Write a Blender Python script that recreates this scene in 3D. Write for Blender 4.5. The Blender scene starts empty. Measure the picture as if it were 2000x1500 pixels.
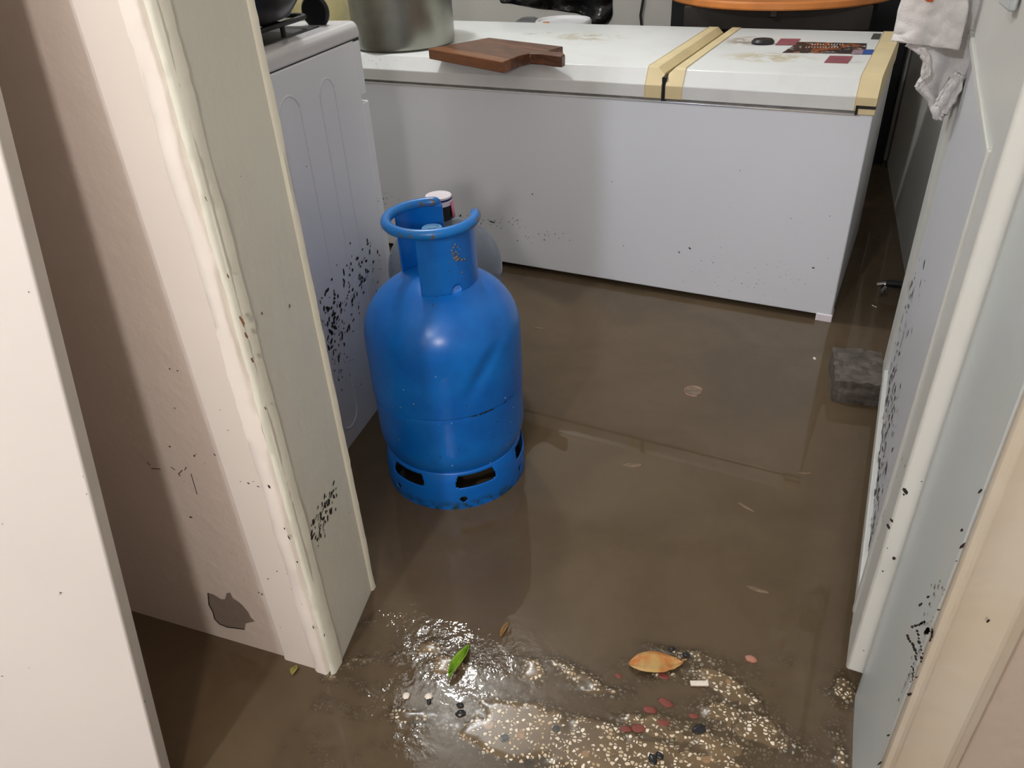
import bpy, math, random
import numpy as np
from mathutils import Vector, Matrix
random.seed(7)
S = bpy.context.scene
C = S.collection
# ---------------------------------------------------------------- camera
R = np.array([[0.94228211, -0.14594746, 0.30133662],
              [0.33169833, 0.52952005, -0.78075908],
              [-0.04561398, 0.83564817, 0.5473678]])
EYE = np.array([0, 0, 1.10])
cd = bpy.data.cameras.new('camera'); cam = bpy.data.objects.new('camera', cd); C.objects.link(cam)
cd.sensor_width = 36; cd.lens = 27.0; cd.clip_start = 0.02
cam.matrix_world = Matrix.Translation(EYE) @ Matrix(R.tolist()).to_4x4()
S.camera = cam
# ---------------------------------------------------------------- world, lights, exposure
w = bpy.data.worlds.new('world'); S.world = w; w.use_nodes = True
w.node_tree.nodes['Background'].inputs[0].default_value = (1, .93, .85, 1)
w.node_tree.nodes['Background'].inputs[1].default_value = 0.05
def lamp(name, loc, power, col, rad):
    l = bpy.data.lights.new(name, 'POINT'); l.energy = power; l.color = col; l.shadow_soft_size = rad
    o = bpy.data.objects.new(name, l); o.location = loc; C.objects.link(o); return o
lamp('hall_lamp_warm', (0.15, -1.0, 1.35), 42, (1.0, .91, .84), .08)
lamp('hall_lamp_cool', (-0.68, -1.1, 2.05), 62, (.91, .95, 1.0), .05)
lamp('kitchen_lamp', (-1.22, 2.20, 2.20), 38, (.95, .98, 1.0), .06)
S.view_settings.view_transform = 'Standard'; S.view_settings.look = 'None'
S.view_settings.gamma = 1; S.view_settings.exposure = 0.3; S.view_settings.use_curve_mapping = False

# ---------------------------------------------------------------- pixel -> place helpers (used to measure the photo)
def ray(px, py):
    v = np.array([px - 1000, -(py - 750), -1500.0]); v /= np.linalg.norm(v); return R @ v
def gz(px, py, z=0.0):
    r = ray(px, py); return EYE + r * (z - EYE[2]) / r[2]
def pl(px, py, p0, n):
    r = ray(px, py); n = np.array(n, float); return EYE + r * ((np.array(p0, float) - EYE) @ n) / (r @ n)
# ---------------------------------------------------------------- materials
class NT:
    def __init__(s, name):
        s.m = bpy.data.materials.new(name); s.m.use_nodes = True; s.t = s.m.node_tree
        s.b = s.t.nodes['Principled BSDF']; s.out = s.t.nodes['Material Output']; s.co = None
    def n(s, typ, **kw):
        x = s.t.nodes.new(typ)
        for k, v in kw.items(): setattr(x, k, v)
        return x
    def l(s, a, b): s.t.links.new(a, b)
    def set(s, inp, v):
        if hasattr(v, 'is_output') or isinstance(v, bpy.types.NodeSocket): s.l(v, inp)
        else: inp.default_value = v
    def coord(s):
        if not s.co: s.co = s.n('ShaderNodeTexCoord')
        return s.co.outputs['Object']
    def noise(s, scale, detail=3, rough=.5, vec=None, dist=0):
        x = s.n('ShaderNodeTexNoise'); x.inputs['Scale'].default_value = scale; x.inputs['Detail'].default_value = detail
        x.inputs['Roughness'].default_value = rough; x.inputs['Distortion'].default_value = dist
        s.l(vec or s.coord(), x.inputs['Vector']); return x.outputs['Fac']
    def vor(s, scale, vec=None, feature='F1'):
        x = s.n('ShaderNodeTexVoronoi'); x.feature = feature; x.inputs['Scale'].default_value = scale
        s.l(vec or s.coord(), x.inputs['Vector']); return x
    def ramp(s, fac, a, b, lo=0., hi=1.):
        x = s.n('ShaderNodeMapRange'); x.interpolation_type = 'SMOOTHSTEP'
        s.l(fac, x.inputs[0]); x.inputs[1].default_value = a; x.inputs[2].default_value = b
        x.inputs[3].default_value = lo; x.inputs[4].default_value = hi; return x.outputs[0]
    def math(s, op, a, b=0.):
        x = s.n('ShaderNodeMath', operation=op); s.set(x.inputs[0], a); s.set(x.inputs[1], b); return x.outputs[0]
    def mix(s, f, a, b):
        x = s.n('ShaderNodeMix', data_type='RGBA'); s.set(x.inputs['Factor'], f)
        for i, v in ((6, a), (7, b)):
            if isinstance(v, tuple): v = (*v[:3], 1)
            s.set(x.inputs[i], v)
        return x.outputs[2]
    def bump(s, h, strength, dist=.001, prev=None):
        x = s.n('ShaderNodeBump'); x.inputs['Strength'].default_value = strength; x.inputs['Distance'].default_value = dist
        s.l(h, x.inputs['Height'])
        if prev: s.l(prev, x.inputs['Normal'])
        s.l(x.outputs[0], s.b.inputs['Normal']); return x.outputs[0]
    def blob(s, cx, cy, rx, ry):   # 1 inside an ellipse in object xy, 0 outside
        mp = s.n('ShaderNodeMapping'); s.l(s.coord(), mp.inputs[0])
        mp.inputs['Location'].default_value = (-cx / rx, -cy / ry, 0); mp.inputs['Scale'].default_value = (1 / rx, 1 / ry, 0)
        ln = s.n('ShaderNodeVectorMath', operation='LENGTH'); s.l(mp.outputs[0], ln.inputs[0])
        return s.ramp(ln.outputs['Value'], 1, 0.3, 0, 1)
def srgb(r, g, b):
    f = lambda c: ((c / 255 + .055) / 1.055) ** 2.4 if c > 10 else c / 255 / 12.92
    return (f(r), f(g), f(b))
def mat(name, col, rough=.5, metal=0, var=.08, vscale=20, bump=0, bscale=60, bdist=.001, spec=.5, coat=0, trans=0, ior=1.45):
    t = NT(name)
    if var:
        f = t.noise(vscale, 4)
        d = tuple(c * (1 - var) for c in col); e = tuple(min(1, c * (1 + var)) for c in col)
        t.l(t.mix(t.ramp(f, .3, .7), d, e), t.b.inputs['Base Color'])
    else: t.b.inputs['Base Color'].default_value = (*col, 1)
    t.b.inputs['Roughness'].default_value = rough; t.b.inputs['Metallic'].default_value = metal
    t.b.inputs['Specular IOR Level'].default_value = spec; t.b.inputs['Coat Weight'].default_value = coat
    t.b.inputs['Transmission Weight'].default_value = trans; t.b.inputs['IOR'].default_value = ior
    if bump: t.bump(t.noise(bscale, 5), bump, bdist)
    return t.m
def paint_mat(name, col, rough=.45, lumps=.6, stain=(.55, .5, .42), stain_amt=.15):
    t = NT(name)
    f = t.ramp(t.noise(3.5, 5, .6), .35, .75)
    c = t.mix(t.math('MULTIPLY', f, stain_amt), col, stain)
    t.l(c, t.b.inputs['Base Color']); t.b.inputs['Roughness'].default_value = rough
    a = t.bump(t.noise(28, 3, .5), lumps, .004)
    t.bump(t.noise(160, 3, .5), lumps * .4, .001, a)
    return t.m
M = {}
M['wall'] = paint_mat('painted plaster', srgb(218, 206, 198), .5, .6)
M['hall'] = mat('low bounce hall paint', srgb(150, 135, 122), .7, var=.03)  # unseen hall walls, made darker than the front wall to cut bounced light
M['casing'] = paint_mat('casing paint', srgb(224, 214, 205), .42, .15)
M['frame'] = paint_mat('frame paint', srgb(230, 230, 216), .35, .3)
M['frame_white'] = paint_mat('white gloss paint', srgb(238, 230, 222), .35, .5)
M['frame_cool'] = paint_mat('door frame paint', srgb(196, 202, 202), .35, .2, srgb(200, 180, 140), .2)
M['casing_yellow'] = paint_mat('yellowed casing paint', srgb(190, 182, 168), .4, .3, srgb(190, 165, 125), .4)
M['door'] = paint_mat('door paint', srgb(208, 208, 203), .38, .25)
M['door_panel'] = paint_mat('door panel paint', srgb(205, 206, 212), .4, .3)
M['board'] = mat('board laminate', srgb(222, 217, 212), .4, var=.02, vscale=4)
M['board_edge'] = mat('board edge', srgb(205, 202, 196), .5, var=.03)
M['kwall'] = paint_mat('kitchen wall paint', srgb(196, 194, 188), .6, .4)
M['ceiling'] = mat('ceiling paint', srgb(225, 222, 215), .8)
M['dirt'] = mat('black dirt', (.018, .014, .012), .7, var=.3, vscale=200)
M['mould'] = mat('mould specks', (.035, .032, .03), .8, var=.4, vscale=200)
M['brownchip'] = mat('bare brown wood', srgb(105, 72, 48), .8, var=.3, vscale=80)
M['plaster'] = mat('bare grey plaster', srgb(128, 115, 105), .9, var=.06, vscale=60, bump=.3, bscale=300)
M['enamel'] = mat('white enamel', srgb(228, 230, 236), .28, var=.015, vscale=3)
M['stove_top'] = mat('stove top enamel', srgb(214, 212, 214), .22, var=.01)
M['seam'] = mat('dark seam', (.02, .02, .02), .6, var=0)
M['freezer'] = mat('freezer white', srgb(222, 226, 234), .33, var=.012, vscale=2)
M['trim'] = mat('yellowed plastic', srgb(218, 200, 158), .45, var=.05, vscale=12)
M['gasket'] = mat('grey gasket', srgb(120, 118, 116), .5, var=.2, vscale=30)
M['chrome'] = mat('bright strip', srgb(225, 225, 225), .18, metal=.6, var=0)
M['black'] = mat('black plastic', (.012, .012, .014), .4, var=.1)
M['iron'] = mat('black cast iron', (.015, .015, .016), .5, var=.2, vscale=60, bump=.1)
M['pan'] = mat('black nonstick', (.014, .015, .018), .3, var=.05)
M['alu'] = mat('dull aluminium', srgb(150, 150, 140), .33, metal=.9, var=.18, vscale=9, bump=.08, bscale=40)
M['wood_table'] = mat('orange wood', srgb(196, 122, 62), .4, var=.15, vscale=8)
M['dark_wood'] = mat('dark wood', srgb(34, 27, 23), .6, var=.2)
M['concrete'] = mat('wet grey block', srgb(92, 84, 78), .5, var=.35, vscale=40, bump=.9, bscale=70, bdist=.004)
M['brass'] = mat('chrome valve', srgb(200, 200, 200), .15, metal=1, var=0)
M['bag'] = mat('black bag film', (.012, .012, .013), .22, var=.1, bump=.8, bscale=25, bdist=.01)
M['bucket'] = mat('white bucket', srgb(215, 215, 218), .4, var=.03)
M['jug_dark'] = mat('dark translucent plastic', srgb(105, 103, 104), .35, var=.25, vscale=15)
M['cream'] = mat('cream plastic', srgb(200, 188, 140), .5, var=.05)
M['white'] = mat('white plastic', srgb(236, 228, 236), .4, var=0)
M['navy'] = mat('navy ring', srgb(38, 34, 110), .4, var=0)
M['pink'] = mat('pink label', srgb(225, 120, 150), .5, var=.1)
M['red'] = mat('red sticker', srgb(150, 84, 94), .4, var=.12, vscale=60)
M['blue_tag'] = mat('blue tag', srgb(45, 90, 165), .35, var=.1)
M['greytag'] = mat('grey tag', srgb(70, 72, 70), .4, var=.05)
M['rubber'] = mat('cable', (.02, .02, .02), .5, var=0)
M['bone'] = mat('white chip', srgb(226, 216, 204), .5, var=.06, vscale=90)
M['stone_dark'] = mat('black stone', (.02, .02, .022), .25, var=.3, vscale=90)
M['stone_pink'] = mat('pink stone', srgb(170, 118, 100), .4, var=.1, vscale=90)
M['debris'] = mat('soggy debris', srgb(112, 92, 70), .5, var=.25, vscale=90)
M['orange'] = mat('orange print', srgb(228, 110, 62), .7, var=0)

def blue_paint():
    t = NT('blue cylinder paint')
    f = t.ramp(t.noise(7, 4, .6), .3, .75)
    c = t.mix(f, srgb(2, 92, 180), srgb(10, 116, 204))
    v = t.vor(95); sp = t.ramp(v.outputs['Distance'], .16, .08)
    gate = t.ramp(t.noise(11, 2), .56, .66)
    c = t.mix(t.math('MULTIPLY', sp, gate), c, srgb(45, 55, 62))
    sc = t.ramp(t.noise(45, 5, .7, dist=1.5), .70, .73)
    c = t.mix(t.math('MULTIPLY', sc, .6), c, srgb(70, 68, 66))
    t.l(c, t.b.inputs['Base Color']); t.b.inputs['Roughness'].default_value = .28
    t.bump(t.noise(90, 4), .08, .001)
    return t.m
M['blue'] = blue_paint()
def worn_blue():
    t = NT('worn blue rim paint')
    f = t.ramp(t.noise(38, 5, .7), .555, .60)
    c = t.mix(f, srgb(16, 114, 194), srgb(105, 88, 72))
    t.l(c, t.b.inputs['Base Color']); t.b.inputs['Roughness'].default_value = .32; t.bump(t.noise(120, 4), .15, .001); return t.m
M['blue_worn'] = worn_blue()
def foot_blue():
    t = NT('blue foot ring paint with rust')
    sx = t.n('ShaderNodeSeparateXYZ'); t.l(t.coord(), sx.inputs[0])
    g = t.ramp(sx.outputs['Z'], .030, .005)
    f = t.math('MULTIPLY', g, t.ramp(t.noise(40, 5, .7), .42, .6))
    t.l(t.mix(f, srgb(4, 104, 196), srgb(28, 60, 66)), t.b.inputs['Base Color'])
    t.b.inputs['Roughness'].default_value = .35; return t.m
M['blue_foot'] = foot_blue()
def jug():
    t = NT('translucent blue grey jug'); b = t.b
    b.inputs['Base Color'].default_value = (*srgb(175, 190, 210), 1); b.inputs['Roughness'].default_value = .12
    b.inputs['Transmission Weight'].default_value = .75; b.inputs['IOR'].default_value = 1.25
    t.bump(t.noise(18, 3), .3, .004); return t.m
M['jug'] = jug()
def board_wood():
    t = NT('walnut board')
    mp = t.n('ShaderNodeMapping'); mp.inputs['Scale'].default_value = (3, 26, 26); t.l(t.coord(), mp.inputs[0])
    f = t.ramp(t.noise(3, 5, .6, mp.outputs[0], 1.2), .3, .7)
    c = t.mix(f, srgb(62, 36, 24), srgb(112, 70, 44))
    mp2 = t.n('ShaderNodeMapping'); mp2.inputs['Scale'].default_value = (0.01, 17, 0.01); t.l(t.coord(), mp2.inputs[0])
    st = t.vor(1, mp2.outputs[0]); sx = t.n('ShaderNodeSeparateColor'); t.l(st.outputs['Color'], sx.inputs[0])
    c = t.mix(t.ramp(sx.outputs[0], .55, .6, 0, .45), c, srgb(150, 94, 54))
    t.l(c, t.b.inputs['Base Color']); t.b.inputs['Roughness'].default_value = .38; return t.m
M['walnut'] = board_wood()
def lid_mat(stains):
    t = NT('freezer lid white'); c = srgb(222, 224, 224)
    f = t.ramp(t.noise(5, 5, .65), .45, .7); c = t.mix(t.math('MULTIPLY', f, .18), c, srgb(178, 176, 165))
    for (x, y, rx, ry, col, amt, thr) in stains:
        g = t.math('MULTIPLY', t.blob(x, y, rx, ry), t.ramp(t.noise(22, 6, .7), thr, thr + .12))
        c = t.mix(t.math('MULTIPLY', g, amt), c, col)
    t.l(c, t.b.inputs['Base Color']); t.b.inputs['Roughness'].default_value = .3; return t.m
def towel_mat():
    t = NT('white terry towel')
    t.l(t.mix(t.ramp(t.noise(14, 4), .3, .7), srgb(214, 208, 206), srgb(236, 233, 230)), t.b.inputs['Base Color'])
    t.b.inputs['Roughness'].default_value = .95; t.b.inputs['Sheen Weight'].default_value = .3
    a = t.bump(t.noise(500, 2), .9, .002); return t.m
M['towel'] = towel_mat()
def leaf_mat(name, c1, c2, rough=.3):
    t = NT(name)
    t.l(t.mix(t.ramp(t.noise(35, 5, .6), .35, .65), c1, c2), t.b.inputs['Base Color']); t.b.inputs['Roughness'].default_value = rough
    t.bump(t.noise(150, 4), .4, .001); return t.m
M['leaf_green'] = leaf_mat('green leaf', srgb(92, 135, 30), srgb(130, 165, 48))
M['leaf_brown'] = leaf_mat('dead leaf', srgb(176, 108, 50), srgb(186, 152, 92), .45)
M['leaf_tan'] = leaf_mat('tan leaf', srgb(140, 105, 62), srgb(175, 140, 88), .5)
M['leaf_yellow'] = leaf_mat('yellow green leaf', srgb(135, 130, 62), srgb(165, 158, 85), .4)
def sticker_mat():
    t = NT('printed food sticker')
    mp = t.n('ShaderNodeMapping'); mp.inputs['Scale'].default_value = (30, 22, 1); t.l(t.coord(), mp.inputs[0])
    n = t.noise(1, 3, .6, mp.outputs[0]); n2 = t.noise(2.3, 4, .7, mp.outputs[0])
    c = t.mix(t.ramp(n, .54, .57), (.02, .018, .018), srgb(150, 82, 45))
    c = t.mix(t.ramp(n2, .60, .62), c, srgb(190, 185, 185))
    t.l(c, t.b.inputs['Base Color']); t.b.inputs['Roughness'].default_value = .3; return t.m
M['sticker'] = sticker_mat()
# terrazzo floor
def terrazzo():
    t = NT('terrazzo')
    v = t.vor(165); e = t.vor(165, feature='DISTANCE_TO_EDGE')
    sc = t.n('ShaderNodeSeparateColor'); t.l(v.outputs['Color'], sc.inputs[0])
    chip = t.math('MULTIPLY', t.ramp(sc.outputs[0], .42, .46), t.ramp(e.outputs['Distance'], .10, .2))
    matrix = t.mix(t.ramp(t.noise(9, 4), .35, .65), srgb(88, 74, 56), srgb(118, 98, 72))
    cc = t.mix(sc.outputs[1], srgb(186, 164, 130), srgb(240, 230, 212))
    c = t.mix(chip, matrix, cc)
    v2 = t.vor(42); s2 = t.n('ShaderNodeSeparateColor'); t.l(v2.outputs['Color'], s2.inputs[0])
    big = t.math('MULTIPLY', t.ramp(s2.outputs[0], .93, .94), t.ramp(v2.outputs['Distance'], .36, .28))
    c = t.mix(big, c, srgb(60, 54, 48))
    big2 = t.math('MULTIPLY', t.ramp(s2.outputs[1], .93, .94), t.ramp(v2.outputs['Distance'], .36, .28))
    c = t.mix(big2, c, srgb(150, 120, 90))
    t.l(c, t.b.inputs['Base Color']); t.b.inputs['Roughness'].default_value = .22
    a = t.n('ShaderNodeMath', operation='MULTIPLY'); t.bump(chip, .35, .002)
    return t.m
M['terrazzo'] = terrazzo()
# muddy water: clouds the floor by its depth
def water():
    t = NT('muddy water')
    at = t.n('ShaderNodeAttribute', attribute_name='depth'); ri = t.n('ShaderNodeAttribute', attribute_name='ripple')
    f = t.ramp(t.noise(3.2, 6, .6, dist=.6), .3, .72)
    f2 = t.ramp(t.noise(11, 6, .65, dist=1.2), .42, .7)
    c = t.mix(f, srgb(88, 74, 57), srgb(99, 84, 65)); c = t.mix(t.math('MULTIPLY', f2, .12), c, srgb(76, 62, 48))
    t.l(c, t.b.inputs['Base Color']); t.b.inputs['Roughness'].default_value = .0; t.b.inputs['IOR'].default_value = 1.4
    # ripples
    n1 = t.noise(55, 3, .5); n2 = t.noise(3, 2)
    bp = t.n('ShaderNodeBump'); bp.inputs['Distance'].default_value = .004
    t.l(t.math('MULTIPLY', ri.outputs['Fac'], 1.0), bp.inputs['Strength']); t.l(n1, bp.inputs['Height'])
    bp2 = t.n('ShaderNodeBump'); bp2.inputs['Distance'].default_value = .001; bp2.inputs['Strength'].default_value = .03
    t.l(t.noise(6, 1), bp2.inputs['Height']); t.l(bp.outputs[0], bp2.inputs['Normal'])
    t.l(bp2.outputs[0], t.b.inputs['Normal'])
    # clear film
    tr = t.n('ShaderNodeBsdfTransparent'); gl = t.n('ShaderNodeBsdfGlossy'); gl.inputs['Roughness'].default_value = .05
    t.l(bp2.outputs[0], gl.inputs['Normal'])
    fr = t.n('ShaderNodeFresnel'); fr.inputs['IOR'].default_value = 1.33; t.l(bp2.outputs[0], fr.inputs['Normal'])
    clear = t.n('ShaderNodeMixShader'); t.l(fr.outputs[0], clear.inputs[0]); t.l(tr.outputs[0], clear.inputs[1]); t.l(gl.outputs[0], clear.inputs[2])
    op = t.math('SUBTRACT', 1.0, t.math('EXPONENT', t.math('MULTIPLY', at.outputs['Fac'], -330.0)))
    mx = t.n('ShaderNodeMixShader'); t.l(op, mx.inputs[0]); t.l(clear.outputs[0], mx.inputs[1]); t.l(t.b.outputs[0], mx.inputs[2])
    t.l(mx.outputs[0], t.out.inputs['Surface'])
    return t.m
M['water'] = water()
# ---------------------------------------------------------------- mesh builder
class MB:
    def __init__(s): s.v = []; s.f = []; s.mi = []; s.cur = 0
    def add(s, vs, fs, mi=None):
        o = len(s.v); s.v += [tuple(map(float, p)) for p in vs]; s.f += [tuple(i + o for i in f) for f in fs]
        s.mi += [s.cur if mi is None else mi] * len(fs); return s
    def box(s, x0, y0, z0, x1, y1, z1, mi=None):
        vs = [(x, y, z) for z in (z0, z1) for y in (y0, y1) for x in (x0, x1)]
        return s.add(vs, [(0, 2, 3, 1), (4, 5, 7, 6), (0, 1, 5, 4), (2, 6, 7, 3), (0, 4, 6, 2), (1, 3, 7, 5)], mi)
    def prism(s, poly, z0, z1, mi=None, axis='z'):
        n = len(poly); f = {'z': lambda a, b, c: (a, b, c), 'x': lambda a, b, c: (c, a, b), 'y': lambda a, b, c: (a, c, b)}[axis]
        vs = [f(a, b, z0) for a, b in poly] + [f(a, b, z1) for a, b in poly]
        fs = [tuple(range(n))[::-1], tuple(range(n, 2 * n))] + [(i, (i + 1) % n, n + (i + 1) % n, n + i) for i in range(n)]
        return s.add(vs, fs, mi)
    def lathe(s, prof, seg=64, c=(0, 0, 0), mi=None):
        vs = []; fs = []; n = len(prof)
        for i in range(seg):
            a = 2 * math.pi * i / seg
            for r, z in prof: vs.append((c[0] + r * math.cos(a), c[1] + r * math.sin(a), c[2] + z))
        for i in range(seg):
            j = (i + 1) % seg
            for k in range(n - 1): fs.append((i * n + k, j * n + k, j * n + k + 1, i * n + k + 1))
        return s.add(vs, fs, mi)
    def tube(s, path, r, seg=12, mi=None, closed=False):
        P = [Vector(p) for p in path]; n = len(P); vs = []; fs = []
        up = Vector((0, 0, 1))
        for i, p in enumerate(P):
            t = (P[(i + 1) % n] - P[i - 1]) if closed else (P[min(i + 1, n - 1)] - P[max(i - 1, 0)])
            t.normalize(); u = up if abs(t.dot(up)) < .95 else Vector((1, 0, 0))
            a = t.cross(u).normalized(); b = t.cross(a)
            rr = r[i] if isinstance(r, (list, tuple)) else r
            for k in range(seg):
                q = 2 * math.pi * k / seg; vs.append(p + (a * math.cos(q) + b * math.sin(q)) * rr)
        for i in range(n if closed else n - 1):
            j = (i + 1) % n
            for k in range(seg): fs.append((i * seg + k, i * seg + (k + 1) % seg, j * seg + (k + 1) % seg, j * seg + k))
        if not closed: fs += [tuple(range(seg))[::-1], tuple(range((n - 1) * seg, n * seg))]
        return s.add(vs, fs, mi)
    def splat(s, p, u, v, n, r, el=1., ang=None, mi=1, off=.0006, k=7):
        ang = random.uniform(0, 6.28) if ang is None else ang
        vs = []
        for i in range(k):
            a = 2 * math.pi * i / k; q = r * random.uniform(.55, 1.15)
            x = q * math.cos(a) * el; y = q * math.sin(a)
            x, y = x * math.cos(ang) - y * math.sin(ang), x * math.sin(ang) + y * math.cos(ang)
            vs.append(np.array(p) + np.array(u) * x + np.array(v) * y + np.array(n) * off)
        return s.add(vs, [tuple(range(k))], mi)
    def build(s, name, mats, parent=None, smooth=40, bevel=0, bseg=2, solid=0, sub=0, loc=None, weld=False):
        me = bpy.data.meshes.new(name); me.from_pydata(s.v, [], s.f)
        if not isinstance(mats, (list, tuple)): mats = [mats]
        for m in mats: me.materials.append(m)
        me.polygons.foreach_set('material_index', [min(i, len(mats) - 1) for i in s.mi])
        me.validate()
        if smooth:
            me.polygons.foreach_set('use_smooth', [True] * len(me.polygons)); me.update()
            me.set_sharp_from_angle(angle=math.radians(smooth))
        me.update()
        o = bpy.data.objects.new(name, me); C.objects.link(o)
        if parent: o.parent = parent
        if loc is not None: o.location = loc
        if weld: m = o.modifiers.new('w', 'WELD'); m.merge_threshold = .0001
        if solid: m = o.modifiers.new('s', 'SOLIDIFY'); m.thickness = solid; m.offset = 0
        if bevel: m = o.modifiers.new('b', 'BEVEL'); m.width = bevel; m.segments = bseg; m.limit_method = 'ANGLE'; m.angle_limit = math.radians(35)
        if sub: m = o.modifiers.new('d', 'SUBSURF'); m.levels = sub; m.render_levels = sub
        return o
def tag(o, label=None, cat=None, group=None, kind=None):
    for k, v in (('label', label), ('category', cat), ('group', group), ('kind', kind)):
        if v: o[k] = v
    return o
def thing(name, label, cat, loc=(0, 0, 0), rz=0, group=None, kind=None):
    o = bpy.data.objects.new(name, None); C.objects.link(o); o.location = loc; o.rotation_euler = (0, 0, rz)
    return tag(o, label, cat, group, kind)
X3, Y3, Z3 = np.eye(3)

# ================================================================ SETTING
YW0, YW1 = .656, .836         # the wall with the doorway
ZC = 2.5
# ---- hall + kitchen shells
def shell(name, b, m, lab):
    o = MB().box(*b).build(name, m, smooth=0); tag(o, lab, name.split('_')[0], kind='structure'); return o
# floor with the raised, uneven terrazzo threshold poking out of the water
def blobh(x, y, spec):
    h = 0
    for (cx, cy, rx, ry, a, hh) in spec:
        dx, dy = x - cx, y - cy; u = dx * math.cos(a) + dy * math.sin(a); v = -dx * math.sin(a) + dy * math.cos(a)
        h = max(h, hh * math.exp(-((u / rx) ** 2 + (v / ry) ** 2) ** 1.5))
    return h
def G(px, py): p = gz(px, py); return p[0], p[1]
spec = []
def sp(px, py, rx, ry, a=0, h=1.0): x, y = G(px, py); spec.append((x, y, rx, ry, a, h))
sp(750, 1195, .045, .02, .9, .9); sp(700, 1290, .03, .012, .6, .8); sp(835, 1265, .07, .02, .6, .9); sp(900, 1300, .06, .028, .3, 1)
sp(1040, 1310, .04, .022, -1, 1); sp(1130, 1320, .07, .02, -.3, .95); sp(1180, 1350, .05, .016, .2, .9)
sp(1330, 1275, .10, .018, -.05, .85); sp(1400, 1330, .075, .03, -.4, 1); sp(1330, 1325, .06, .012, .1, .8); sp(1430, 1400, .08, .03, -.1, 1.0)
sp(1350, 1440, .12, .03, .0, 1.05); sp(1150, 1460, .20, .05, -.1, 1.6); sp(1000, 1440, .10, .04, .2, 1.5); sp(1300, 1500, .22, .05, 0, 1.4)
sp(800, 1400, .055, .02, .1, .9); sp(700, 1340, .045, .015, -.3, .75); sp(1650, 1345, .02, .04, 0, .9); sp(1640, 1450, .015, .08, 0, .7); sp(1530, 1460, .06, .03, 0, .55)
sp(1290, 1262, .06, .014, 0, 1.1); sp(1440, 1345, .05, .02, -.5, 1.2); sp(1470, 1420, .05, .03, 0, 1.1); sp(1250, 1300, .03, .01, 0, 1); sp(640, 1325, .03, .012, 0, .9); sp(735, 1160, .02, .012, 0, 1)
from mathutils import noise as mn
def fheight(x, y):
    base = -.05
    # threshold bank between hall and kitchen
    yc = .60 + max(0, min(x + .35, .45)) * .34; t = max(0, 1 - abs((y - yc) / .32)); t = min(1, t * 1.9)
    side = 1.0 if x > -.60 else max(0, 1 + (x + .60) / .10)
    t *= side
    b = -.05 + t * t * (3 - 2 * t) * .0435
    n = mn.noise(Vector((x * 17, y * 26, 0))) * .0040 + mn.noise(Vector((x * 48, y * 60, 3))) * .0026 + mn.noise(Vector((x * 130, y * 130, 3))) * .0010
    return min(.0012, b + (n + blobh(x, y, spec) * .0075) * t)
def axis(a0, b0, b1, a1, fine, coarse):
    L = list(np.arange(a0, b0, coarse)) + list(np.arange(b0, b1, fine)) + list(np.arange(b1, a1, coarse)) + [a1]; return L
gx = axis(-2.4, -.80, .46, 1.6, .005, .1); gy = axis(-2.3, .42, .95, 3.9, .005, .12)
mb = MB(); nx, ny = len(gx), len(gy)
H = [[fheight(x, y) for x in gx] for y in gy]
mb.add([(x, y, H[j][i]) for j, y in enumerate(gy) for i, x in enumerate(gx)],
       [(j * nx + i, j * nx + i + 1, (j + 1) * nx + i + 1, (j + 1) * nx + i) for j in range(ny - 1) for i in range(nx - 1)])
tag(mb.build('floor', M['terrazzo'], smooth=80), 'terrazzo floor with white chips showing at the flooded doorway threshold', 'floor', kind='structure')
# water sheet: carries its own depth over the floor
mb = MB(); mb.add([(x, y, 0.0) for y in gy for x in gx],
       [(j * nx + i, j * nx + i + 1, (j + 1) * nx + i + 1, (j + 1) * nx + i) for j in range(ny - 1) for i in range(nx - 1)])
wo = mb.build('muddy_water', M['water'], smooth=80)
da = wo.data.attributes.new('depth', 'FLOAT', 'POINT'); ra = wo.data.attributes.new('ripple', 'FLOAT', 'POINT')
da.data.foreach_set('value', [max(0, -H[j][i]) for j in range(ny) for i in range(nx)])
rip = []
rc = [(G(905, 1285), .13, .07), (G(830, 1250), .12, .05), (G(740, 1205), .08, .05), (G(735, 1370), .04, .05), (G(800, 1440), .04, .03)]
for y in gy:
    for x in gx:
        a = 0
        for (cx, cy), rx, ry in rc: a = max(a, math.exp(-((x - cx) / rx) ** 2 - ((y - cy) / ry) ** 2))
        rip.append(.015 + .85 * a * (.6 + .8 * mn.noise(Vector((x * 22, y * 30, 7)))) if .4 < y < .95 else .0)
ra.data.foreach_set('value', rip)
tag(wo, 'brown muddy flood water covering the kitchen and hall floor', 'water', kind='stuff')

# ---- wall left of the doorway (hall side faces the camera)
mb = MB(); mb.box(-2.4, YW0, -.06, -.632, YW1, ZC)
W = lambda px, py: pl(px, py, (0, YW0, 0), (0, 1, 0))
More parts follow.
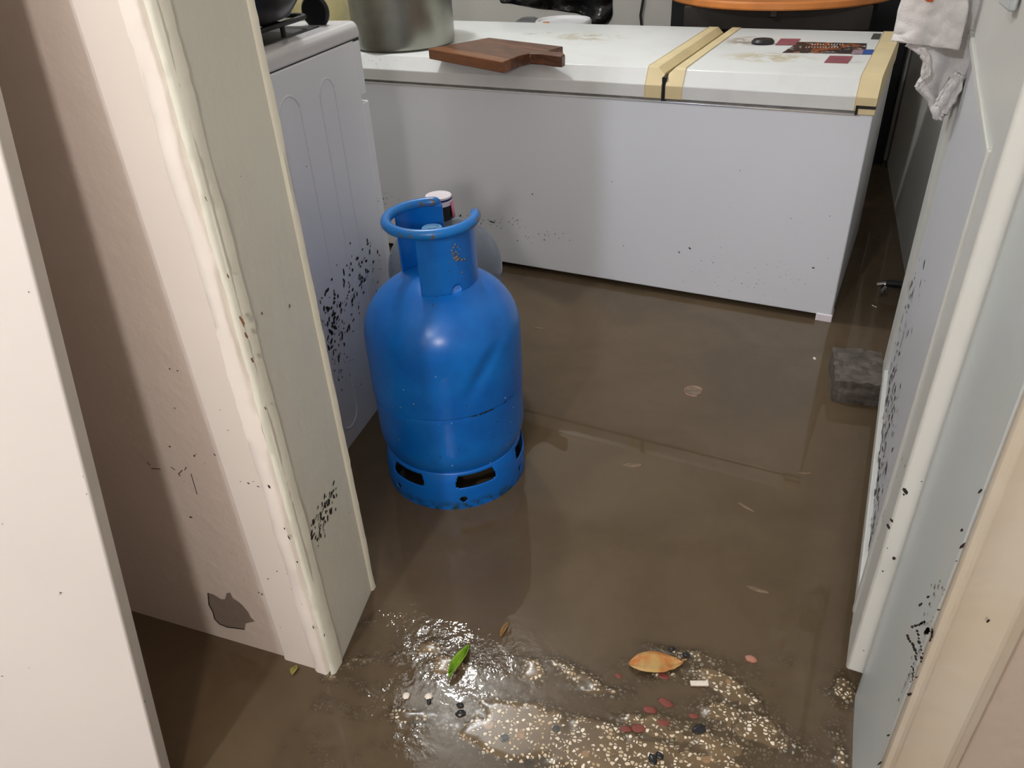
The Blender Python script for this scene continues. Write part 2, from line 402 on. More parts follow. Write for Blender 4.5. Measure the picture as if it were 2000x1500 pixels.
# missing plaster patch
poly = [(407,1158),(416,1160),(432,1170),(440,1170),(443,1158),(450,1157),(455,1168),(470,1178),(485,1195),(490,1206),(498,1213),(480,1217),(478,1228),(462,1226),(445,1224),(430,1218),(420,1208),(417,1195),(409,1180)]
pts = [W(*p) - Y3 * .0008 for p in poly]; mb.add(pts, [tuple(range(len(pts)))[::-1]], 1)
for k in (range(12, 19)):  # dark broken rim of the patch
    a, b = pts[k], pts[(k + 1) % len(pts)]; mb.tube([a, b], .0012, 5, 3)
def specks(mb, fn, pxs, r, u, v, n, mi, el=(1, 2.2)):
    for (x, y) in pxs: mb.splat(fn(x, y), u, v, n, r * random.uniform(.6, 1.5), random.uniform(*el), mi=mi)
specks(mb, W, [(345,1078),(452,1080),(332,720),(347,724),(342,797),(332,872),(380,890),(383,887),(400,904),(420,888),(360,940),(373,1010),(372,1066),(416,1080),(476,1131),(505,1157),(512,1160),(520,1152),(545,1148),(540,1155)], .0012, X3, Z3, -Y3, 2)
for p, q in [((288,902),(293,909)),((296,915),(313,916)),((334,912),(342,918)),((350,925),(356,918)),((361,918),(364,912)),((373,925),(385,965)),((352,930),(348,924))]:
    mb.tube([W(*p), W(*q)], .0007, 5, 2)
tag(mb.build('wall_hall_left', [M['wall'], M['plaster'], M['dirt'], M['seam']], smooth=30), 'cream painted plaster wall left of the doorway with a missing plaster patch', 'wall', kind='structure')
shell('wall_hall_right', (.285, YW0 + .002, -.06, 1.6, YW1, ZC), paint_mat('brownish plaster', srgb(180, 166, 152), .5, .5), 'cream plaster wall right of the doorway')
shell('wall_over_door', (-.632, YW0, 2.02, .285, YW1, ZC), M['wall'], 'wall above the doorway')
shell('wall_kitchen_back', (-2.4, 3.7, -.06, 1.6, 3.8, ZC), M['kwall'], 'grey painted back wall of the kitchen')
shell('wall_kitchen_left', (-2.45, YW1, -.06, -2.4, 3.7, ZC), M['kwall'], 'kitchen left wall')
shell('wall_kitchen_right', (.39, YW1, -.06, .47, 3.7, ZC), M['kwall'], 'grey kitchen wall behind the open door')
shell('wall_hall_side', (-2.45, -2.3, -.06, -2.4, YW1, ZC), M['hall'], 'hall side wall')
shell('wall_hall_far', (-2.4, -2.35, -.06, 1.6, -2.3, ZC), M['hall'], 'hall wall behind the viewer')
shell('wall_hall_east', (1.6, -2.3, -.06, 1.65, YW1, ZC), M['hall'], 'hall right side wall')
shell('ceiling', (-2.45, -2.35, ZC, 1.65, 3.8, ZC + .05), M['ceiling'], 'white ceiling')

# ---- left door frame (trim_1): casing strip, rounded moulding, lining
t1 = thing('trim_1', 'cream painted left door frame with chipped mouldings', 'door frame', kind='structure')
mb = MB(); mb.box(-.697, YW0 - .006, -.03, -.634, YW0 + .01, 2.06)
specks(mb, lambda x, y: pl(x, y, (0, YW0 - .006, 0), (0, 1, 0)), [(470,940),(486,944),(495,940),(505,950),(520,975),(530,979),(531,955),(528,910),(524,1130),(541,1115),(548,1225),(570,1150),(585,1170),(430,800),(446,840)], .0011, X3, Z3, -Y3, 1)
mb.build('casing_strip', [M['casing'], M['dirt']], t1, bevel=.002)
# wavy moulding between casing and lining: sweep with small irregularities
def wavy_strip(name, x0, x1, y0, y1, m, parent, z1=2.04, amp=.0022, seed=0, extra=None, mats=None):
    mb = MB(); zs = list(np.arange(-.03, 1.35, .012)) + [z1]; vs = []; fs = []
    prof = [(x0, y1), (x0, y0 + .004), (x0 + .004, y0), (x1 - .004, y0), (x1, y0 + .004), (x1, y1)]
    k = len(prof)
    for z in zs:
        for i, (x, y) in enumerate(prof):
            a = amp * mn.noise(Vector((i * .6 + seed, 0, z * 11))) + amp * .45 * mn.noise(Vector((i * 2 + seed, 4, z * 60)))
            vs.append((x + a, y + a * .8, z))
    for j in range(len(zs) - 1):
        for i in range(k - 1): fs.append((j * k + i, j * k + i + 1, (j + 1) * k + i + 1, (j + 1) * k + i))
    mb.add(vs, fs)
    if extra: extra(mb)
    return mb.build(name, mats or m, parent, smooth=50)
def chips1(mb):
    F = lambda x, y: pl(x, y, (0, YW0 - .013, 0), (0, 1, 0))
    for (x, y, r, el) in [(474,628,.0028,3.2),(482,655,.0022,3),(493,703,.0026,2.2),(519,797,.0018,2),(403,388,.001,3),(446,539,.0012,3),(526,950,.0018,2.2),(556,1032,.0015,2),(565,1050,.0018,3),(581,1097,.0017,1.2),(561,1120,.001,1),(590,1180,.001,1.5),(612,1225,.0012,4)]:
        mb.splat(F(x, y), X3, Z3, -Y3, r, el, ang=1.75, mi=1 if y < 900 else 2)
wavy_strip('raised_moulding', -.634, -.6085, YW0 - .012, YW0 + .02, M['frame_white'], t1, seed=2, amp=.003, extra=chips1, mats=[M['frame_white'], M['brownchip'], M['dirt']])
wavy_strip('stop_bead', -.6075, -.598, YW0 - .008, YW0 + .02, M['frame'], t1, seed=9, amp=.0016)
# lining (reveal) : quad from (-.600,.664) to (-.628,.836)
A0 = np.array([-.597, YW0 - .002, 0]); A1 = np.array([-.626, YW1, 0])
d_ = (A1 - A0) / np.linalg.norm(A1 - A0); n_ = np.array([d_[1], -d_[0], 0])
mb = MB(); mb.prism([(A0[0], A0[1]), (A1[0], A1[1]), (-.66, YW1), (-.66, YW0 + .004)], -.03, 2.03)
L_ = lambda x, y: pl(x, y, A0, n_)
random.seed(11)
# dark dirt splash low on the lining
for i in range(46):
    t = random.random(); x = 612 + t * 42 + random.gauss(0, 5); y = 1040 - t * 85 + random.gauss(0, 12)
    mb.splat(L_(x, y), d_, Z3, n_, random.uniform(.001, .0034), random.uniform(1, 2.6), ang=random.gauss(1.0, .5), mi=1)
for pth in ([(612,1022),(618,1008),(628,1000),(634,985),(644,972),(650,958)], [(622,1052),(624,1036),(622,1022),(630,1008)], [(634,1046),(630,1030),(634,1014)]):
    for k in range(len(pth) - 1):
        for t in (0, .33, .66):
            x = pth[k][0] + (pth[k+1][0] - pth[k][0]) * t; y = pth[k][1] + (pth[k+1][1] - pth[k][1]) * t
            mb.splat(L_(x, y), d_, Z3, n_, random.uniform(.0010, .0019), 2.2, ang=1.0, mi=1, off=.0008)
for (x, y, r, el) in [(611,1020,.004,1.8),(655,995,.0025,1.4),(626,1047,.003,1.4),(621,1066,.0018,1),(511,612,.0018,1.5),(565,597,.002,1.6),(538,800,.0022,3),(470,345,.0009,1),(675,1075,.001,1),(682,1001,.0012,1),(690,1025,.001,1),(700,1050,.001,1),(633,1240,.0018,2),(622,1160,.0015,1.5),(625,1170,.0014,1.4),(705,1075,.0012,1),(716,1120,.001,1)]:
    mb.splat(L_(x, y), d_, Z3, n_, r, el, ang=1.2, mi=2 if y < 900 else 1)
mb.build('lining', [M['frame'], M['dirt'], M['brownchip']], t1, bevel=.004)
wavy_strip('corner_bead', -.640, -.622, YW1 - .006, YW1 + .006, M['frame'], t1, seed=5, amp=.0012)
# ---- right door frame (trim_2)
t2 = thing('trim_2', 'yellowed white right door frame with peeling dirt', 'door frame', kind='structure')
mb = MB(); mb.prism([(.214, YW0 - .002), (.285, YW0 - .002), (.285, .868), (.217, .868), (.213, .80), (.211, .74)], -.03, 2.03)
RL = lambda x, y: pl(x, y, (.213, 0, 0), (1, 0, 0))
random.seed(5)
for i in range(60):
    t = random.random(); x = 1832 - 55 * t + random.gauss(0, 10); y = 1140 + 240 * t + random.gauss(0, 10)
    if x < 1850 - (y - 1140) * .3: mb.splat(RL(min(x, 1700 + (1500 - y) * .42), y), Y3, Z3, -X3, random.uniform(.0006, .0016), random.uniform(1, 3), ang=random.gauss(1.3, .5), mi=1)
mb.build('lining', [M['frame_cool'], M['dirt']], t2, bevel=.004)
mb = MB(); mb.prism([(.216, YW0 + .002), (.214, YW0 - .010), (.224, YW0 - .016), (.236, YW0 - .012), (.262, YW0 - .010), (.276, YW0 - .018), (.290, YW0 - .012), (.292, YW0 + .002)], -.03, 2.03)
FR = lambda x, y: pl(x, y, (0, YW0 - .0165, 0), (0, 1, 0))
for p, q, r in [((1772,1240),(1790,1285),.0022),((1790,1230),(1800,1290),.002),((1805,1235),(1812,1225),.0024),((1783,1300),(1779,1330),.0014),((1782,1222),(1806,1212),.0022),((1815,1250),(1820,1228),.0015)]:
    for k in range(9):
        t = k / 8; mb.splat(FR(p[0] + (q[0] - p[0]) * t + 3 * math.sin(t * 3.1) + random.gauss(0, 1), p[1] + (q[1] - p[1]) * t), X3, Z3, -Y3, r * random.uniform(.5, 1.0), 1.8, ang=1.9, mi=1, off=.0012)
for (x, y, r, el) in [(1776,1355,.0028,1.6),(1790,1322,.0012,1.5),(1833,1190,.0016,1),(1735,1435,.0016,2),(1718,1490,.0014,4),(1797,1180,.0016,2.4),(1812,1165,.0014,2.4),(1930,1212,.0016,2.2),(1915,958,.0014,3),(1880,1065,.0018,3),(1878,1035,.0016,2),(1868,1095,.001,1)]:
    mb.splat(FR(x, y), X3, Z3, -Y3, r, el, ang=1.3, mi=1)
mb.build('casing_strip', [M['casing_yellow'], M['dirt']], t2, bevel=.003)

# ---- door_1: the open kitchen door on the right
HB = .05
a = gz(1651, 1307, HB); b = gz(1724, 712, HB); dd = (b - a); LD = float(np.linalg.norm(dd)); dd /= LD
dn = np.array([-dd[1], dd[0], 0])      # points left (towards room)
door = thing('door_1', 'white panelled kitchen door opened inwards on the right, mouldy at the bottom', 'door', kind='structure')
def DP(s, h, z): q = a + dd * s + dn * h; return (q[0], q[1], z)
def dbox(mb, s0, s1, z0, z1, h0, h1, mi=None, skew=0.0):
    vs = []
    for z in (z0, z1):
        e = s1 + skew * (z - HB)
        for (s, h) in ((s0, h0), (e, h0), (e, h1), (s0, h1)): vs.append(DP(s, h, z))
    mb.add(vs, [(0, 1, 2, 3), (4, 7, 6, 5), (0, 4, 5, 1), (1, 5, 6, 2), (2, 6, 7, 3), (3, 7, 4, 0)], mi)
TH = -.030
mb = MB(); dbox(mb, .02, LD - .03, HB + .02, 2.0, TH + .006, -.010, 0, .12)
DPL = lambda x, y, h=-.010: pl(x, y, a + dn * h, dn)
random.seed(21)
for i in range(420):      # mould speckle on the far part of the panel
    y = random.uniform(500, 1090); w_ = random.random()
    xc = 1724 + (712 - y) * .235 if y < 712 else 1724 - (y - 712) * .123
    g = abs(random.gauss(0, 1)); x = xc + 14 + g * (12 if y < 900 else 9)
    if random.random() < .35 + .65 * math.exp(-((y - 800) / 180) ** 2):
        P = DPL(x, y); mb.splat(P, dd, Z3, dn, random.uniform(.0015, .0065), random.uniform(1, 2.5), ang=random.gauss(.3, .5), mi=1, off=.0008)
mb.build('recessed_panel', [M['door_panel'], M['mould']], door)
# stiles and rails
mb = MB(); dbox(mb, 0, .088, HB, 2.0, TH, 0)
for i in range(40):
    y = random.uniform(880, 1130); x = 1765 - (y - 850) * .33 + random.gauss(12, 10)
    mb.splat(DPL(x, y, 0), dd, Z3, dn, random.uniform(.0006, .0018), random.uniform(1, 3), mi=1)
nE = -dd; EP = lambda x, y: pl(x, y, a, dd)
for (x, y, r, el) in [(1768,960,.003,2.4),(1765,965,.0015,2),(1735,1028,.002,3.5),(1741,1015,.0016,3),(1746,1090,.0025,1.4),(1724,1115,.0015,1),(1733,1070,.001,1),(1687,1270,.0012,1),(1800,940,.001,1)]:
    mb.splat(EP(x, y), dn, Z3, nE, r, el, ang=1, mi=1)
mb.build('hinge_stile', [M['door'], M['dirt']], door, bevel=.004)
mb = MB(); dbox(mb, LD - .085, LD, HB, 2.0, TH, 0, 0, .14); mb.build('lock_stile', [M['door'], M['mould']], door, bevel=.004)
mb = MB(); dbox(mb, .086, LD - .08, HB, HB + .035, TH, -.001); mb.build('bottom_rail', M['door'], door, bevel=.003)
mb = MB(); dbox(mb, .086, LD - .03, .832, 1.10, TH, -.001); mb.build('lock_rail', M['door'], door, bevel=.003)
for s0, s1, z0, z1 in ((.086, .098, HB + .035, .832), (.098, LD - .05, .818, .832)):
    mb = MB(); dbox(mb, s0, s1, z0, z1, -.010, .004); mb.build('panel_moulding', M['door'], door, bevel=.002)
# painted hinge on the frame
mb = MB(); P = RL(1975, 40); mb.box(.205, P[1] - .01, P[2] + .01, .214, P[1] + .06, P[2] + .08)
mb.build('painted_hinge', M['frame_cool'], door, bevel=.003)
# handle high on the door (carries the towel)
hp = np.array(DP(LD - .03, 0, 1.06)); mb = MB()
mb.tube([hp, hp + dn * .05], .010); mb.tube([hp + dn * .05, hp + dn * .05 - dd * .12], .009)
mb.build('door_handle', M['brass'], door, bevel=0)

# ================================================================ THINGS
# ---- white board leaning on the hall wall at the far left
P0 = np.array([-.72, .411, .05]); P1 = np.array([-.72, .561, .965]); sl = (P1 - P0) / np.linalg.norm(P1 - P0)
P0 = P0 - sl * .09 / sl[2]
ed = np.array([-.85, -.527, 0.0]); ed -= sl * (ed @ sl); ed /= np.linalg.norm(ed)      # width direction, coming towards the hall
pn = np.cross(ed, sl); pn *= -np.sign(pn[1]); th = .035; wb = 1.0
mb = MB(); vs = []
for q in (P0, P0 + sl * 1.47):
    for e_ in (0, wb):
        for o in (th, 0): vs.append(q + ed * e_ + pn * o)
mb.add(vs, [(0, 1, 3, 2), (4, 6, 7, 5), (0, 2, 6, 4), (1, 5, 7, 3), (0, 4, 5, 1), (2, 3, 7, 6)])
mb.mi[4] = 1
P0 = P0 + pn * th
BP = lambda x, y: pl(x, y, P0, pn)
specks(mb, BP, [(5,1023),(117,1160),(57,1304),(4,1320),(118,1157),(56,570)], .0009, X3, sl, pn, 2)
specks(mb, lambda x, y: pl(x, y, P0, ed), [(272,1325),(282,1370),(161,931),(197,947),(168,965)], .0009, pn, Z3, -ed, 2)
o = mb.build('leaning_board', [M['board'], M['board_edge'], M['dirt']], smooth=30, bevel=.003)
tag(o, 'plain white board leaning against the hall wall at far left', 'board')

# ---- gas cylinder
GC = np.array([-.616, 1.225, 0.0]); rz = math.atan2(.893, -.449)   # placeholder, geometry built with phi frame
fd = np.array([.449, -.893, 0]); rd = np.array([.893, .449, 0])
def PH(phi, r, z): p = math.radians(phi); q = fd * (r * math.cos(p)) + rd * (r * math.sin(p)); return (q[0], q[1], z)
gas = thing('gas_cylinder', 'blue steel gas cylinder with open collar standing in the muddy water', 'gas cylinder', GC)
prof = []
for z in np.linspace(.022, .14, 16): prof.append((.1555 * math.sqrt(max(0, 1 - ((.14 - z) / .12) ** 2)) if z > .021 else 0, z))
prof += [(.1555, .18), (.1555, .21), (.1556, .229), (.1545, .2315), (.1548, .2335), (.1575, .236), (.1575, .26), (.1575, .28), (.1575, .30), (.1575, .32), (.1573, .34)]
for z in np.linspace(.355, .4799, 26): prof.append((.157 * max(0, 1 - ((z - .35) / .13) ** 2.15) ** .5, z))
prof.append((.0, .4801))
mb = MB(); vs = []; fs = []; n = len(prof); SEG = 180
# densify vertical part for the dent
pr2 = []
for i in range(n - 1):
    (r0, z0), (r1, z1) = prof[i], prof[i + 1]; k = max(1, int((z1 - z0) / .008))
    for j in range(k): pr2.append((r0 + (r1 - r0) * j / k, z0 + (z1 - z0) * j / k))
pr2.append(prof[-1]); n = len(pr2)
for i in range(SEG):
    ph = 360 * i / SEG; p_ = ph if ph < 180 else ph - 360
    for r, z in pr2:
        s_ = math.radians(p_ - 26) * .157; t_ = z - .325
        u = s_ * .64 + t_ * .77; v = -s_ * .77 + t_ * .64
        dent = .0055 * math.exp(-(u / .06) ** 2 - (v / .013) ** 2) - .002 * math.exp(-(u / .05) ** 2 - ((v - .028) / .014) ** 2)
        vs.append(PH(ph, max(0, r - dent), z))
for i in range(SEG):
    j = (i + 1) % SEG
    for k in range(n - 1): fs.append((i * n + k, j * n + k, j * n + k + 1, i * n + k + 1))
mb.add(vs, fs)
random.seed(3)
def bsplat(phi, z, r, el, ang, mi=1):
    rr = .1577 if z > .235 else .1557
    p = math.radians(phi); nn = fd * math.cos(p) + rd * math.sin(p); uu = -fd * math.sin(p) + rd * math.cos(p)
    mb.splat(np.array(PH(phi, rr, z)), uu, Z3, nn, r, el, ang, mi, off=.0006)
for i in range(26): bsplat(random.uniform(12, 32), .2325 + random.gauss(0, .0008), random.uniform(.0008, .0016), 2.4, 0)
for i in range(12): bsplat(random.uniform(42, 56), .2335 + random.gauss(0, .001), random.uniform(.0008, .0015), 2.4, 0)
for i in range(50): bsplat(random.uniform(-60, 60), random.uniform(.1, .34), random.uniform(.0005, .0016), random.uniform(1, 1.8), None, random.choice((1, 1, 2)))
mb.build('body', [M['blue'], M['seam'], M['bone']], gas, smooth=35)
# foot ring with slots and holes
mb = MB(); zs = list(np.arange(-.035, .0501, .0025)) + [.0525, .055, .0575, .060, .063, .066, .069, .072, .075, .079, .083, .087, .091]
def rr(z): return .1515 if z < .045 else (.1515 - (z - .045) * .10 if z < .066 else .1494 - ((z - .066) / .025) ** 1.5 * .0075)
vs = []; fs = []; K = len(zs); NS = 360
for i in range(NS):
    for z in zs: vs.append(PH(i, rr(z), z))
for i in range(NS):
    for k in range(K - 1):
        zc = (zs[k] + zs[k + 1]) / 2; q = ((i + .5 + 46 + 30) % 60) - 30
        slot = abs(q) < 17.5 - max(0, (zc - .066)) * 160 and .054 < zc < .084 and not (abs(q) > 15 and zc < .058)
        q2 = ((i + .5 - 2 + 30) % 60) - 30
        hole = (q2 * .00264) ** 2 + (zc - .026) ** 2 < .0075 ** 2
        if slot or hole: continue
        j = (i + 1) % NS; fs.append((i * K + k, j * K + k, j * K + k + 1, i * K + k + 1))
mb.add(vs, fs); mb.build('foot_ring', M['blue_foot'], gas, smooth=60, solid=.003)
# collar panels
def dome_z(r): return .35 + .13 * (1 - (r / .157) ** 2) ** (1 / 2.15)
def collar_panel(name, f0, f1, notch=None):
    mb = MB(); cr = .0785; zb = dome_z(cr) - .004; phs = np.arange(f0, f1 + .01, 1.0); vs = []; fs = []; NZ = 22
    for ph in phs:
        z0 = zb
        if notch is not None:
            d = math.radians(ph - notch) * cr
            if abs(d) < .0115: z0 = zb + .004 + math.sqrt(.0115 ** 2 - d * d) * 1.15
            elif abs(ph - notch) > 30: z0 = zb
        for k in range(NZ): vs.append(PH(ph, cr, z0 + (.583 - z0) * k / (NZ - 1)))
    for i in range(len(phs) - 1):
        for k in range(NZ - 1): fs.append((i * NZ + k, (i + 1) * NZ + k, (i + 1) * NZ + k + 1, i * NZ + k + 1))
    mb.add(vs, fs)
    random.seed(9)
    if notch is not None:
        for i in range(34):
            ph = random.gauss(28, 5); z = random.gauss(.535, .012); p = math.radians(ph)
            mb.splat(np.array(PH(ph, cr + .0022, z)), -fd * math.sin(p) + rd * math.cos(p), Z3, fd * math.cos(p) + rd * math.sin(p), random.uniform(.0006, .002), 1.5, None, 1, .0003)
    return mb.build(name, [M['blue'], M['plaster']], gas, smooth=60, solid=.0035)
collar_panel('collar_front', -24, 97, 26)
collar_panel('collar_back', 162, 238)
mb = MB(); path = [PH(ph, .0835, .5855) for ph in np.arange(101, -199, -4)]
mb.tube(path, [.004] + [.0085] + [.0098] * (len(path) - 4) + [.0085, .004], 14); mb.build('collar_rim', M['blue_worn'], gas, smooth=60)
mb = MB(); mb.lathe([(0, .475), (.036, .475), (.036, .487), (.030, .492), (.018, .494), (.018, .500), (0, .5)], 40); mb.build('valve_flange', M['blue'], gas, smooth=35)
mb = MB(); mb.lathe([(0, .498), (.013, .498), (.013, .535), (.010, .54), (.010, .548), (.0195, .549), (.0205, .552), (.0205, .562), (.019, .566), (.013, .567), (.012, .5655), (.008, .5655), (.007, .567), (0, .567)], 36)
mb.tube([(0, 0, .52), PH(150, .032, .52)], .008); mb.build('valve', mat('pale blue valve cap', srgb(95, 150, 195), .35), gas, smooth=35)

# ---- water jug behind the cylinder
JC = np.array([-.7, 1.47, 0.0]); u_ = np.array([-.602, 1.21]); 
ang = math.atan2(855 - 1000, 1500)
rj = ray(866, 480); rj = rj / math.hypot(rj[0], rj[1]); JC = np.array([rj[0] * 1.69, rj[1] * 1.69, 0])
jg = thing('water_jug', 'translucent blue-grey large plastic water jug behind the gas cylinder', 'jug', JC)
pf = [(0, -.03), (.120, -.03), (.133, -.015), (.135, .03)]
for k, z in enumerate(np.linspace(.05, .33, 15)): pf.append((.135 if k % 3 else .130, z))
for z in np.linspace(.345, .449, 10): pf.append((.030 + .105 * max(0, 1 - ((z - .34) / .11) ** 2) ** .5, z))
pf += [(.026, .452), (.025, .47), (.025, .49), (0, .49)]
mb = MB(); mb.lathe(pf, 64); mb.build('jug_body', M['jug'], jg, smooth=60)
mb = MB(); mb.lathe([(.0245, .464), (.0295, .464), (.030, .47), (.030, .497)], 40, mi=0); mb.lathe([(.030, .497), (.0305, .4975), (.0305, .505), (.030, .5055)], 40, mi=1); mb.lathe([(.030, .5055), (.030, .512), (.0302, .5122), (.0302, .5145), (.0302, .5147), (.029, .517), (.005, .518), (0, .5175)], 40, mi=2)
mb.mi = [3 if (i_ % 1 == 0 and False) else m for i_, m in enumerate(mb.mi)]
mb.build('cap', [M['black'], M['white'], M['white']], jg, smooth=35)
mb = MB(); mb.lathe([(.0303, .5085), (.0308, .509), (.0308, .5125), (.0303, .513)], 40); mb.build('cap_ring', M['navy'], jg, smooth=50)
mb = MB(); p0 = .0312
vs = []; fs = []
for i, ph in enumerate(range(55, 112, 6)):
    for z in (.40, .503): vs.append(PH(ph, p0 if z > .45 else .034, z + 0))
for i in range(len(vs) // 2 - 1): fs.append((2 * i, 2 * i + 2, 2 * i + 3, 2 * i + 1))
mb.add([(x, y, max(z, .466)) for x, y, z in vs], fs); mb.build('seal_label', M['pink'], jg, solid=.0008)

# ---- stove
ang_s = math.radians(93.3)
SR = np.array([-.905, 1.531, 0])                    # lower front corner of the visible side
st = thing('stove', 'white free-standing gas stove with embossed side panel splashed with black dirt', 'stove', SR, math.radians(3.3))
# local: x to the left is negative (stove extends -x), y negative towards the camera; visible side is x=0 plane
D_, Wd = .60, .58
mb = MB(); mb.box(-Wd, -D_, -.03, 0, 0, .835)
cs, sn = math.cos(math.radians(3.3)), math.sin(math.radians(3.3))
RS = np.array([[cs, sn, 0], [-sn, cs, 0], [0, 0, 1]])
def SP(px, py): p = pl(px, py, SR, (cs, sn, 0)) - SR; return RS @ p
random.seed(31)
def sspl(px, py, r, el, ang=None): mb.splat(SP(px, py), Y3, Z3, X3, r, el, ang, 1, off=.0008)
for i in range(150):
    t = random.random() ** .8; x = 735 - 110 * t + random.gauss(0, 12); y = 480 + 175 * t + random.gauss(0, 20 + 14 * t)
    if x < 745 + (y - 500) * .06: sspl(x, y, random.uniform(.0009, .0034) * (1 + t * .6), random.uniform(1, 2.8), random.gauss(.8, .6))
for i in range(70): sspl(random.gauss(662, 22), random.gauss(690, 40), random.uniform(.0007, .0024), random.uniform(1, 2.4), random.gauss(.8, .6))
for (x, y, r, el, an) in [(645,647,.0045,3.0,-.9),(668,655,.004,2.8,1.2),(672,672,.003,2.6,-1.3),(651,690,.003,2.6,1.2),(665,592,.003,2.4,1.2),(655,640,.0050,2.6,-.8),(661,700,.004,2.6,1.3),(640,660,.004,2.2,.9),(682,640,.0036,2.6,1.4),(650,610,.003,2.5,.7),(700,600,.003,2.5,1),(715,545,.003,2.4,1.2),(737,492,.004,1.4,1.4),(693,570,.002,2.4,1),(706,560,.002,3,.9),(598,325,.0016,1,0),(739,393,.002,1,1)]: sspl(x, y, r, el, an)
mb.build('side_body', [M['enamel'], M['dirt']], st, bevel=.003, smooth=30)
# embossed channels: two long raised arches
def arch(y0, y1, ztop, zbot=.03):
    r = (y1 - y0) / 2; pth = [(0, y0, zbot)] + [(0, y0, z) for z in np.linspace(zbot + .02, ztop - r, 8)]
    pth += [(0, y0 + r - r * math.cos(a_), ztop - r + r * math.sin(a_)) for a_ in np.linspace(.15, math.pi - .15, 14)]
    pth += [(0, y1, z) for z in np.linspace(ztop - r, zbot, 9)]
    pth += [(0, y0 + r + r * math.cos(a_), zbot - r * math.sin(a_)) for a_ in np.linspace(.15, math.pi - .15, 12)]
    return pth
p1_, p2_ = SP(545, 250), SP(612, 250)
for (pxa, pxb, ty) in ((548, 592, 184), (634, 664, 147)):
    ya = SP(pxa, 240)[1]; yb = SP(pxb, 240)[1]; zt = SP((pxa + pxb) / 2, ty)[2]
    mb = MB(); pth = arch(ya, yb, zt, .08)
    mb.tube([(x - .0015, y, z) for x, y, z in pth], .0032, 8, closed=True); mb.build('embossed_channel', M['enamel'], st, smooth=80)
mb = MB(); mb.prism([(-.001, .836), (-.001, .849), (-.004, .862), (-.012, .869), (-Wd + .012, .869), (-Wd, .858), (-Wd, .836)], -D_, .035, axis='y'); 
mb.build('top_plate', M['stove_top'], st, bevel=.008, bseg=3)
mb = MB(); mb.box(-Wd + .003, -D_ + .003, .832, -.003, .030, .8375); mb.build('shadow_gap', M['seam'], st)
mb = MB(); mb.box(-Wd + .002, .0005, .722, -.001, .030, .832); mb.build('control_panel', M['enamel'], st, bevel=.004)
for k in range(5):
    kb = MB(); kb.v = []; 
    c_ = (-.08 - k * .1, 0, .775); kb.lathe([(0, 0), (.018, 0), (.016, .02), (0, .02)], 24); kb.v = [(x + c_[0], z + .030, y + c_[2]) for x, y, z in kb.v]
    kb.build('knob', M['black'], st)
mb = MB(); mb.box(-Wd + .002, .0005, .10, -.001, .034, .708); mb.build('oven_door', M['enamel'], st, bevel=.004)
mb = MB(); mb.tube([(-.06, .036, .68), (-.06, .07, .68), (-Wd + .06, .07, .68), (-Wd + .06, .036, .68)], .009); mb.build('oven_handle', M['chrome'], st)
# grate on the hob
mb = MB(); mb.box(-Wd + .06, -D_ + .05, .8665, -.045, -.05, .8715); mb.build('hob_plate', M['iron'], st, bevel=.004)
for cx in (-.165, -.41):
    for cy in (-.175, -.43):
        mb = MB(); h = .11
        corner = []
        for (sx, sy, a0) in ((1, 1, 0), (-1, 1, 90), (-1, -1, 180), (1, -1, 270)):
            for q in (0, 30, 60, 90): a_ = math.radians(a0 + q); corner.append((cx + sx * (h - .03) + .03 * math.cos(a_), cy + sy * (h - .03) + .03 * math.sin(a_), .893))
        mb.tube(corner, .005, 8, closed=True)
        for (dx, dy) in ((1, 0), (-1, 0), (0, 1), (0, -1)):
            mb.tube([(cx + dx * h, cy + dy * h, .893), (cx + dx * .03, cy + dy * .03, .895)], .005, 8); mb.tube([(cx + dx * h, cy + dy * h, .893), (cx + dx * h, cy + dy * h, .871)], .005, 8)
        mb.build('grate', M['iron'], st)
        mb = MB(); mb.lathe([(0, .871), (.035, .871), (.035, .882), (.02, .888), (0, .888)], 32, c=(cx, cy, 0)); mb.build('burner', M['iron'], st)
# ---- pan on the hob
pc = SR + np.array([-.125, -.215, 0]); pan = thing('frying_pan', 'deep black pan standing on the stove grate', 'pan', (pc[0], pc[1], .9005))
mb = MB(); mb.lathe([(0, 0), (.085, 0), (.105, .006), (.128, .035), (.140, .075), (.141, .078), (.137, .078), (.125, .036), (.102, .010), (0, .005)], 64); mb.build('bowl', M['pan'], pan, smooth=40)
mb = MB(); mb.tube([(-.135, 0, .07), (-.20, -.02, .085), (-.30, -.05, .09)], [.012, .012, .014]); mb.build('handle', M['black'], pan)
# small black pot behind it on the stove
q = EYE + ray(612, 38) * (1.50 / ray(612, 38)[1]); o = thing('saucepan_lid', 'small round black lid leaning behind the deep black pan', 'lid', (q[0] + .004, q[1], .862))
mb = MB(); mb.lathe([(0, 0), (.028, .0), (.032, .004), (.032, .008), (.022, .014), (0, .016)], 48)
mb.v = [(x, z * 1.0, y + .032) for x, y, z in mb.v]; mb.build('lid_disc', M['black'], o, smooth=40)

